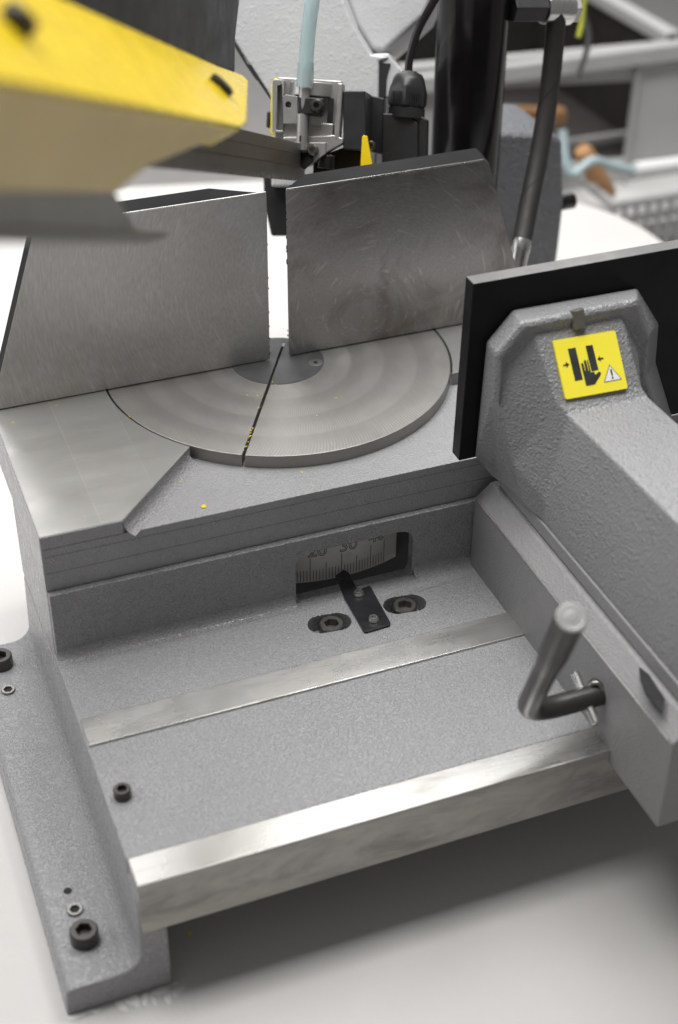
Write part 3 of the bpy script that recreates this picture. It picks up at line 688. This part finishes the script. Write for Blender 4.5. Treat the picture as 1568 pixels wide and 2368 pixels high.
bm = nb(); c = h2(423, 745, -0.009); prism(bm, [h2(x, y, -0.009) for x, y in ((388, 880), (385, 690), (400, 672), (490, 685), (484, 880))], (0, 0.014, 0), [[c+Vector((0.0028*math.cos(a), 0, 0.0028*math.sin(a))) for a in (2*PI*k/14 for k in range(14))]]); obj('clamp_lug', bm, 'bracket_metal', guide, 0.0008)
bm = nb(); hbox(bm, 565, 825, 665, 890, -0.008, 0.004); obj('clamp_lug', bm, 'bracket_metal', guide, 0.0008)
bm = nb(); hbox(bm, 488, 700, 672, 808, -0.017, -0.006); strap = obj('pipe_strap', bm, 'black_anodised', guide, 0.001)
def front_screw(parent, zx, zy, y, R, mat='screw_steel'):
    bm = nb(); socket_head(bm, R, R*0.8, R*0.45, R*0.5, dome=0.001); o = obj('button_screw', bm, mat, parent)
    o.parent = parent; o.matrix_parent_inverse = Matrix.Identity(4); o.location = h2(zx, zy, y); o.rotation_euler = (PI/2, 0, 0); return o
front_screw(strap, 628, 752, -0.017, 0.0060, 'lever_steel')
bm = nb(); hpoly(bm, [(515, 1010), (690, 1012), (690, 1095), (560, 1190), (515, 1190)], -0.008, 0.010); pad = obj('lower_pad', bm, 'bracket_metal', guide, 0.0008)
front_screw(pad, 597, 1068, -0.008, 0.0054, 'screw_steel')
bm = nb(); hpoly(bm, [(515, 1085), (600, 1085), (600, 1150), (540, 1205), (515, 1195)], -0.0095, 0.004); obj('carbide_shoe', bm, 'dark_edge_steel', guide)
bm = nb(); hpoly(bm, [(294, 960), (300, 600), (322, 556), (440, 552), (470, 575), (470, 960)], 0.0165, 0.004); obj('yellow_backing', bm, 'yellow_paint', guide, 0.0008)
bm = nb(); hpoly(bm, [(812, 645), (970, 645), (975, 1055), (960, 1075), (812, 1060)], -0.004, 0.05); blk = obj('slide_block', bm, 'black_anodised', guide, 0.0012)
bm = nb(); hpoly(bm, [(975, 670), (1105, 700), (1090, 1100), (975, 1070)], 0.045, 0.02); obj('rear_block', bm, 'black_anodised', guide, 0.001)
bm = nb(); hbox(bm, 262, 790, 300, 910, 0.02, 0.032); obj('side_bolt', bm, 'lever_steel', guide, 0.003, 3)
bm = nb(); hpoly(bm, [(948, 970), (960, 962), (985, 970), (1020, 1165), (1015, 1200), (935, 1200)], -0.010, 0.0022); yt = obj('yellow_tab', bm, 'yellow_paint', guide, 0.0006)
front_screw(yt, 1012, 1035, -0.0035, 0.0042, 'lever_steel')
bm = nb(); hpoly(bm, [(600, 1130), (690, 1095), (812, 1050), (960, 1080), (960, 1250), (600, 1280)], 0.012, 0.03); obj('guide_underside', bm, 'brush_brown', guide)
bm = nb(); M = Matrix.Translation(h2(700, 1150, 0.002)) @ Matrix.Identity(4); lathe(bm, [(0, -0.006), (0.008, -0.006), (0.008, 0.005), (0.004, 0.006), (0, 0.006)], M); obj('guide_roller', bm, 'black_gloss', guide, 0.0005)

# coolant line: teal hose, sleeve and steel nozzle
cl = thing('coolant_hose', 'translucent teal coolant hose pushed onto a steel nozzle at the blade guide', 'hose', matrix=HM)
bm = nb(); tube(bm, smooth_path([h2(610, -160, -0.022), h2(595, 0, -0.022), h2(565, 230, -0.018), h2(549, 450, -0.014), h2(545, 500, -0.013)], 6), 0.0064, 24); obj('hose', bm, 'clear_tube', cl)
bm = nb(); tube(bm, [h2(549, 445, -0.014), h2(545, 520, -0.0135), h2(539, 622, -0.013)], [0.0070, 0.0073, 0.0073], 24); obj('hose_end', bm, 'clear_tube', cl)
bm = nb(); tube(bm, [h2(543, 480, -0.0135), h2(536, 700, -0.0125), h2(527, 800, -0.012), h2(518, 1068, -0.011)], 0.0049, 24); noz = obj('nozzle', bm, 'bracket_metal', cl, 0.0004)
bm = nb(); hbox(bm, 500, 965, 514, 1005, -0.0172, -0.0150); obj('nozzle_slot', bm, 'void_black', noz)

# sensor plug with cable gland
sp_ = thing('sensor_plug', 'black square connector with ribbed cable gland and curved cable beside the blade guide', 'connector', matrix=HM)
bm = nb(); hpoly(bm, [(1095, 805), (1280, 812), (1345, 880), (1345, 1260), (1085, 1260)], 0.03, 0.02); obj('plug_body', bm, 'black_plastic', sp_, 0.0012)
bm = nb(); hpoly(bm, [(1280, 812), (1345, 815), (1412, 850), (1405, 1260), (1345, 1260), (1345, 880)], 0.034, 0.02); obj('plug_cover', bm, 'black_plastic', sp_, 0.001)
gc = h2(1262, 830, 0.042); gs = 0.000131
bm = nb(); M = Matrix.Translation(gc)
lathe(bm, [(126*gs, -10*gs), (126*gs, 55*gs), (118*gs, 60*gs), (118*gs, 72*gs)], M, 6*4); obj('gland_base', bm, 'black_plastic', sp_)
def hexring(bm, prof, M, seg=24):
    rings = []
    for rr_, z, hx in prof:
        L = []
        for k in range(seg):
            a = 2*PI*k/seg; s = PI/3; b = (a % s)-s/2; rh = rr_*math.cos(s/2)/math.cos(b); r_ = rh*hx*1.06+rr_*(1-hx); L.append(bm.verts.new(M @ Vector((r_*math.cos(a+0.5), r_*math.sin(a+0.5), z))))
        rings.append(L)
    for a, b in zip(rings, rings[1:]):
        for k in range(seg): bm.faces.new((a[k], a[(k+1) % seg], b[(k+1) % seg], b[k]))
    bm.faces.new(rings[-1])
bm = nb(); hexring(bm, [(122*gs, 66*gs, 0), (132*gs, 72*gs, 1), (132*gs, 175*gs, 1), (124*gs, 205*gs, 0.7), (108*gs, 250*gs, 0.1), (88*gs, 280*gs, 0), (56*gs, 292*gs, 0), (50*gs, 300*gs, 0)], M); gl = obj('gland_nut', bm, 'black_plastic', sp_, 0, 2, 40)
bm = nb()
for k in range(48):
    a = 2*PI*k/48; r_ = 130*gs; c = M @ Vector((r_*math.cos(a), r_*math.sin(a), 0)); box(bm, (c.x-0.0003, c.y-0.0004, gc.z+80*gs), (c.x+0.0003, c.y+0.0004, gc.z+160*gs))
obj('gland_ribs', bm, 'black_plastic', gl, kind='stuff')
bm = nb(); tube(bm, smooth_path([gc+Vector((0, 0, 280*gs)), h2(1278, 520, 0.042), h2(1290, 400, 0.042), h2(1345, 220, 0.042), h2(1430, 60, 0.042), h2(1560, -160, 0.042)], 8), 0.0036, 20); obj('cable', bm, 'black_gloss', sp_)

# blade
bl = thing('toothed_blade', 'toothed band saw blade slanting from the yellow arm to the rear guide', 'saw blade', matrix=HM)
bm = nb(); pts = []; y = 0.018; n = 52; pit = 0.0115
for k in range(n):
    yy = 0.018-k*pit; j_ = 1+0.2*math.sin(k*1.9); pts += [(yy, 0.0), (yy-pit*0.10, 0.0036*j_), (yy-pit*0.26, 0.0034*j_), (yy-pit*0.46, 0.0003)]
yend = pts[-1][0]
prism(bm, [(-0.0005, y_, z_) for y_, z_ in pts]+[(-0.0005, yend, 0.032), (-0.0005, 0.018, 0.032)], (0.001, 0, 0))
band = obj('band', bm, 'blade_steel', bl, flat=True)
for z_, h_ in ((0.0125, 0.0009), (0.0225, 0.0007)):
    bm = nb(); box(bm, (0.00045, -0.55, z_), (0.00062, 0.017, z_+h_)); obj('blade_dark_line', bm, 'brush_brown', band)  # thin dark brown lines along the band

# ------------------------------------------------------------------ front guide arm, near the lens
arm = thing('guide_arm', 'out-of-focus yellow blade guide arm reaching in from the upper left', 'guide arm', matrix=HM)
XA = 0.035
def spoly(bm, pts, x0, dx, xs=None): prism(bm, [hs(px, py, x0) for px, py in pts], (dx, 0, 0))
cvp = [(-140, -90, 1), (60, -40, 1), (150, -2, 1), (500, 150, 0.9), (560, 172, 0.8), (577, 188, 0.65), (573, 282, 0.05), (560, 297, 0), (340, 250, 0), (-140, 158, 0)]
bm = nb(); V = [bm.verts.new(hs(px, py, XA-0.055*f)) for px, py, f in cvp]; W = [bm.verts.new(hs(px, py, XA-0.055*f)+Vector((-0.02, 0.004, -0.012))) for px, py, f in cvp]
bm.faces.new(V); bm.faces.new(W)
for i in range(len(V)): bm.faces.new((V[i], V[(i+1) % len(V)], W[(i+1) % len(V)], W[i]))
cov = obj('yellow_cover', bm, 'yellow_paint', arm, 0.002, 3)
cw = [hs(px, py, XA-0.055*f) for px, py, f in cvp]; cn = (cw[3]-cw[8]).cross(cw[9]-cw[8]).normalized(); cn = cn if cn.x > 0 else -cn
for px, py, rr_ in ((45, 45, 0.0075), (510, 200, 0.0085)):
    c = hs(px, py, XA-0.055*0.45); bm = nb(); M = Matrix.Translation(c) @ cn.to_track_quat('Z', 'Y').to_matrix().to_4x4(); lathe(bm, [(rr_, -0.003), (rr_, 0.003), (rr_*0.7, 0.004), (0, 0.004)], M); obj('cover_screw', bm, 'black_gloss', cov)
# lower shield leans in under the cover
def lean(px, py, f): return hs(px, py, XA-0.002-0.018*f)
bm = nb(); q = [lean(-140, 156, 0), lean(340, 248, 0), lean(561, 296, 0.05), lean(345, 385, 0.75), lean(270, 447, 1), lean(-140, 440, 1)]
V = [bm.verts.new(p) for p in q]; W = [bm.verts.new(p+Vector((-0.012, 0, 0))) for p in q]
bm.faces.new(V); bm.faces.new(W)
for i in range(6): bm.faces.new((V[i], V[(i+1) % 6], W[(i+1) % 6], W[i]))
obj('lower_shield', bm, 'pale_shield', arm, 0.002, 3)
bm = nb(); spoly(bm, [(40, -120), (562, -120), (556, 0), (546, 90), (545, 175), (500, 160), (60, 10)], XA-0.062, -0.06); obj('black_housing', bm, 'black_anodised', arm, 0.004, 3)
bm = nb(); spoly(bm, [(-140, 436), (265, 442), (318, 532), (318, 540), (-140, 530)], 0.008, -0.03); obj('guide_block', bm, 'bracket_metal', arm, 0.002)
bm = nb(); spoly(bm, [(-140, 526), (390, 538), (390, 549), (345, 564), (-140, 562)], 0.014, -0.036); obj('deflector_plate', bm, 'shield_grey', arm, 0.002)

# ------------------------------------------------------------------ hydraulic cylinder, hose, pivot housing
cyl = thing('hydraulic_cylinder', 'tall glossy black cylinder standing behind the right fence plate', 'cylinder', (0.244, 0.165, ZB))
bm = nb(); cx, cy = 0.2505, 0.165
lathe(bm, [(0.0, -0.20), (0.0325, -0.20), (0.0325, 0.42), (0.0, 0.42)], Matrix.Translation((cx, cy, 0)), 64); obj('barrel', bm, 'black_gloss', cyl, 0.001)
bm = nb(); tube(bm, [(cx+0.040, cy+0.02, -0.2), (cx+0.040, cy+0.02, 0.205)], 0.0068, 16)
for k in range(60):
    z = 0.203-0.0032*k; lathe(bm, [(0.0066, z), (0.0080, z-0.0010), (0.0066, z-0.0020)], Matrix.Translation((cx+0.040, cy+0.02, 0)), 16)
obj('threaded_rod', bm, 'dark_edge_steel', cyl)
f0 = atY(1180, 18, 0.15); f1 = atY(1256, 18, 0.15); f2 = atY(1318, 20, 0.15); f3 = atY(1332, 20, 0.15); dd = (f2-f0).normalized()
def stub(name, a, b, r, mat, seg=24):
    bm = nb(); tube(bm, [a, b], r, seg); return obj(name, bm, mat, cyl, 0.001)
stub('hex_fitting', f0, f1, 0.0135, 'black_anodised', 6); stub('banjo_collar', f1, f2, 0.0145, 'bright_steel'); stub('banjo_bolt', f2, f3, 0.0135, 'bracket_metal', 6)
hose = thing('hydraulic_hose', 'black rubber hose with steel ferrule hanging right of the black cylinder', 'hose', (0.27, 0.07, 0.05))
bm = nb(); P = [atY(1288, 20, 0.145), atY(1280, 120, 0.142), atY(1266, 240, 0.132), atY(1246, 360, 0.115), atY(1224, 470, 0.092), atY(1206, 565, 0.068)]
tube(bm, smooth_path(P, 8), 0.0092, 24); obj('hose', bm, 'rubber', hose)
bm = nb(); tube(bm, [atY(1207, 556, 0.0695), atY(1203, 580, 0.064), atY(1202, 586, 0.063), atY(1190, 640, 0.052), atY(1175, 720, 0.04)], [0.0092, 0.0092, 0.0084, 0.0084, 0.0084], 24); obj('ferrule', bm, 'bright_steel', hose)
bm = nb()
for k in range(len(P)-1):
    pass
ph = smooth_path(P, 40); 
coil = []
for i, c in enumerate(ph):
    tdir = (ph[min(i+1, len(ph)-1)]-ph[max(i-1, 0)]).normalized(); u, w = frame_of(tdir); a = i*0.085; coil.append(c+(u*math.cos(a)+w*math.sin(a))*0.0091)
tube(bm, coil, 0.00045, 6); obj('wrap_seam', bm, 'void_black', hose)
piv = thing('pivot_housing', 'dark grey rounded cast housing with a black bolt behind the hose', 'housing', (0.36, 0.28, ZB))
bm = nb(); o2 = [atY(x, y, 0.24) for x, y in ((1128, 330), (1150, 308), (1285, 312), (1303, 325), (1306, 470), (1296, 560), (1278, 700), (1120, 700))]
prism(bm, o2, (0, 0.10, 0)); obj('housing_body', bm, 'pivot_grey', piv, 0.006, 4)
bm = nb(); b0 = atY(1296, 468, 0.26); tube(bm, [b0, b0+Vector((0.016, 0, 0))], 0.0088, 24); obj('housing_bolt', bm, 'black_gloss', piv, 0.001)

# ------------------------------------------------------------------ behind: crates, handles, tubes
def P3(x, y, Yd): return atY(x, y, Yd)
Yc = 1.05
cr1 = thing('storage_crate', 'large grey plastic crate with dark open top and picking window, upper right', 'crate', (0.85, Yc, -0.95), 'grey crates behind the bench')
def scr(x, y, d=Yc): p = atY(x, y, d); return (p.x, p.z)
fx = [scr(930, 155), scr(1640, 92), scr(1640, 520), scr(930, 520)]
hole = [scr(1135, 205), scr(1478, 188), scr(1452, 372), scr(1120, 395)]
bm = nb(); prism(bm, [(x, Yc, z) for x, z in fx], (0, 0.02, 0), [[(x, Yc, z) for x, z in hole]]); obj('front_panel', bm, 'crate_plastic', cr1, 0.004)
zr = (fx[0][1]+fx[1][1])/2; xa, xb = fx[0][0], fx[1][0]
bm = nb(); box(bm, (xa, Yc-0.018, zr-0.034), (xb, Yc-0.0005, zr-0.003)); obj('rim_front', bm, 'crate_plastic', cr1, 0.005)
bm = nb(); box(bm, (xb-0.07, Yc+0.0205, zr-0.35), (xb-0.05, Yc+0.5, zr)); obj('side_panel', bm, 'crate_inner_shade', cr1, 0.004)
bm = nb(); box(bm, (xa, Yc+0.0205, zr-0.35), (xa+0.02, Yc+0.5, zr)); obj('side_panel', bm, 'crate_inner_shade', cr1, 0.004)
bm = nb(); box(bm, (xa, Yc+0.4805, zr-0.35), (xb-0.07, Yc+0.5, zr-0.001)); obj('back_panel', bm, 'crate_inner_shade', cr1, 0.004)
bm = nb(); box(bm, (xa+0.02, Yc+0.02, zr-0.26), (xb-0.07, Yc+0.48, min(hole[2][1], hole[3][1])-0.004)); obj('bottom_panel', bm, 'crate_inner_shade', cr1)
bm = nb(); box(bm, (xb-0.075, Yc+0.0215, zr-0.02), (xb-0.045, Yc+0.5, zr+0.004)); obj('rim_side', bm, 'crate_plastic', cr1, 0.004)
bm = nb(); p = atY(1520, 130, Yc-0.002); box(bm, (p.x-0.04, Yc-0.012, zr-0.30), (p.x-0.036, Yc-0.0005, zr-0.036)); obj('stiffening_rib', bm, 'crate_plastic', cr1)
cr2 = thing('storage_crate', 'smaller pale crate with grid sides, low at the right edge', 'crate', (0.85, 0.85, -0.95), 'grey crates behind the bench')
Y2 = 0.86; a = scr(1418, 470, Y2); b = scr(1660, 440, Y2); zt = a[1]
bm = nb()
x0c, x1c = a[0], b[0]+0.15
box(bm, (x0c, Y2, zt-0.014), (x1c, Y2+0.012, zt)); box(bm, (x0c, Y2+0.012, zt-0.014), (x0c+0.012, Y2+0.26, zt)); box(bm, (x0c, Y2+0.26, zt-0.014), (x1c, Y2+0.272, zt)); obj('rim', bm, 'crate_plastic', cr2, 0.003)
for k in range(14):
    bm = nb(); xx = x0c+0.002+k*0.022; box(bm, (xx, Y2+0.002, zt-0.20), (xx+0.006, Y2+0.008, zt-0.0142)); obj('grid_bar', bm, 'crate_plastic', cr2)
for k in range(4):
    bm = nb(); zz = zt-0.045-k*0.036; box(bm, (x0c, Y2+0.0085, zz), (x1c, Y2+0.0125, zz+0.012)); obj('grid_bar', bm, 'crate_plastic', cr2)
bm = nb(); box(bm, (x0c+0.012, Y2+0.02, zt-0.21), (x1c, Y2+0.26, zt-0.06)); obj('crate_liner', bm, 'pale_plastic', cr2, 0.004)
bm = nb(); tube(bm, [atY(1468, 392, 0.9), atY(1700, 362, 0.9)], 0.012, 20); tag(obj('white_tube', bm, 'label_white'), 'glossy white tube lying across the small crate', 'tube')
for (pa, pb, rr_, d, lab_) in (((1130, 262), (1262, 266), 0.014, 1.10, 'orange wooden handle lying left of the black hose'), ((1262, 268), (1302, 270), 0.017, 1.11, 'short orange wooden handle end right of the black hose'), ((1345, 345), (1408, 455), 0.016, 0.95, 'orange wooden handle slanting down beside the teal tube')):
    bm = nb(); A, B = atY(*pa, d), atY(*pb, d); tube(bm, [A, A.lerp(B, 0.08), A.lerp(B, 0.5), A.lerp(B, 0.92), B], [rr_*0.8, rr_, rr_*1.05, rr_, rr_*0.8], 18); tag(obj('wooden_handle', bm, 'wood_orange', None, 0.002), lab_, 'handle', 'wooden handles behind the saw')
bm = nb(); tube(bm, smooth_path([atY(1300, 300, 0.93), atY(1318, 400, 0.90), atY(1370, 372, 0.90), atY(1420, 385, 0.90), atY(1470, 395, 0.90)], 8), 0.0075, 14); tag(obj('teal_tube', bm, 'tube_teal'), 'pale teal tube curling in front of the slanted wooden handle', 'tube')
bm = nb(); tube(bm, smooth_path([atY(1335, 180, 0.7), atY(1362, 90, 0.7), atY(1345, 20, 0.7), atY(1340, -40, 0.7)], 8), 0.0042, 12); tag(obj('grey_wire', bm, 'wire_grey'), 'thin grey cable hanging in front of the large crate', 'cable')
bm = nb(); tube(bm, smooth_path([atY(1338, 85, 0.62), atY(1346, 50, 0.62), atY(1350, 10, 0.62), atY(1358, -40, 0.62)], 8), 0.0034, 12); tag(obj('earth_wire', bm, 'wire_yellowgreen'), 'yellow-green earth wire at the top right', 'wire')
bm = nb(); tube(bm, smooth_path([atY(1300, 55, 0.22), atY(1322, 30, 0.22), atY(1345, -20, 0.22), atY(1360, -60, 0.22)], 8), 0.0035, 12); tag(obj('blue_hose', bm, 'wire_blue'), 'blue air hose behind the steel collar at the top', 'hose')

# ------------------------------------------------------------------ yellow chips scattered over the table
bm = nb()
def chip(p, r):
    n = random.randint(5, 7); a0 = random.random()*6; V = [bm.verts.new((p[0]+r*(0.6+0.6*random.random())*math.cos(a0+2*PI*k/n), p[1]+r*(0.6+0.5*random.random())*math.sin(a0+2*PI*k/n), p[2]+0.0004+0.0003*random.random())) for k in range(n)]
    bm.faces.new(V)
for px, py, z, r in ((471, 1172, ZR, 0.0028), (131, 939, 0, 0.001), (30, 978, 0, 0.001), (778, 922, 0.0003, 0.0010), (733, 962, 0.0003, 0.0008), (698, 1093, ZR, 0.0011), (724, 1124, ZR, 0.0007), (418, 1115, ZR, 0.0008), (364, 1170, ZR, 0.0007), (572, 1122, ZR, 0.0006), (996, 971, ZR, 0.0008), (300, 965, 0, 0.0008), (196, 1196, 0, 0.0006), (180, 1208, 0, 0.0005), (834, 1092, ZR, 0.0005), (440, 2160, ZB, 0.0022), (750, 1500, ZT, 0.0006), (386, 1488, ZT, 0.0006)):
    chip(atZ(px, py, z), r)
for k in range(46):                                             # dust of the cut lying in and beside the kerf
    f = random.random(); c = KD*(0.03+0.115*f)
    if f < 0.45: chip((c.x+random.gauss(0, 0.006), c.y+random.gauss(0, 0.006), 0.0008), 0.00035+0.0003*random.random())
for k in range(12): c = KD*random.uniform(0.105, 0.148); chip((c.x+random.gauss(0, 0.0006), c.y+random.gauss(0, 0.0006), 0.0002), 0.0005+0.0004*random.random())
o = obj('yellow_chips', bm, 'yellow_chip', None, flat=True); tag(o, 'tiny yellow plastic chips scattered over table and turntable', 'chips'); o['kind'] = 'stuff'

# ------------------------------------------------------------------ smeared sealant along the foot of the casting
bm = nb()
for k in range(15):
    x = -0.300+0.078*random.random(); r_ = 0.002+0.0035*random.random(); yy = -0.4245-abs(random.gauss(0, 0.0045))
    lathe(bm, [(r_, 0), (r_*0.8, r_*0.16), (r_*0.4, r_*0.24), (0, r_*0.25)], Matrix.Translation((x, yy, ZB+0.0001)) @ Matrix.Rotation(random.random()*3, 4, 'Z') @ Matrix.Diagonal((1.7, 0.8, 1, 1)), 12)
o = obj('sealant_smear', bm, 'pale_plastic'); tag(o, 'smeared white sealant along the front of the bolted foot', 'sealant'); o['kind'] = 'stuff'
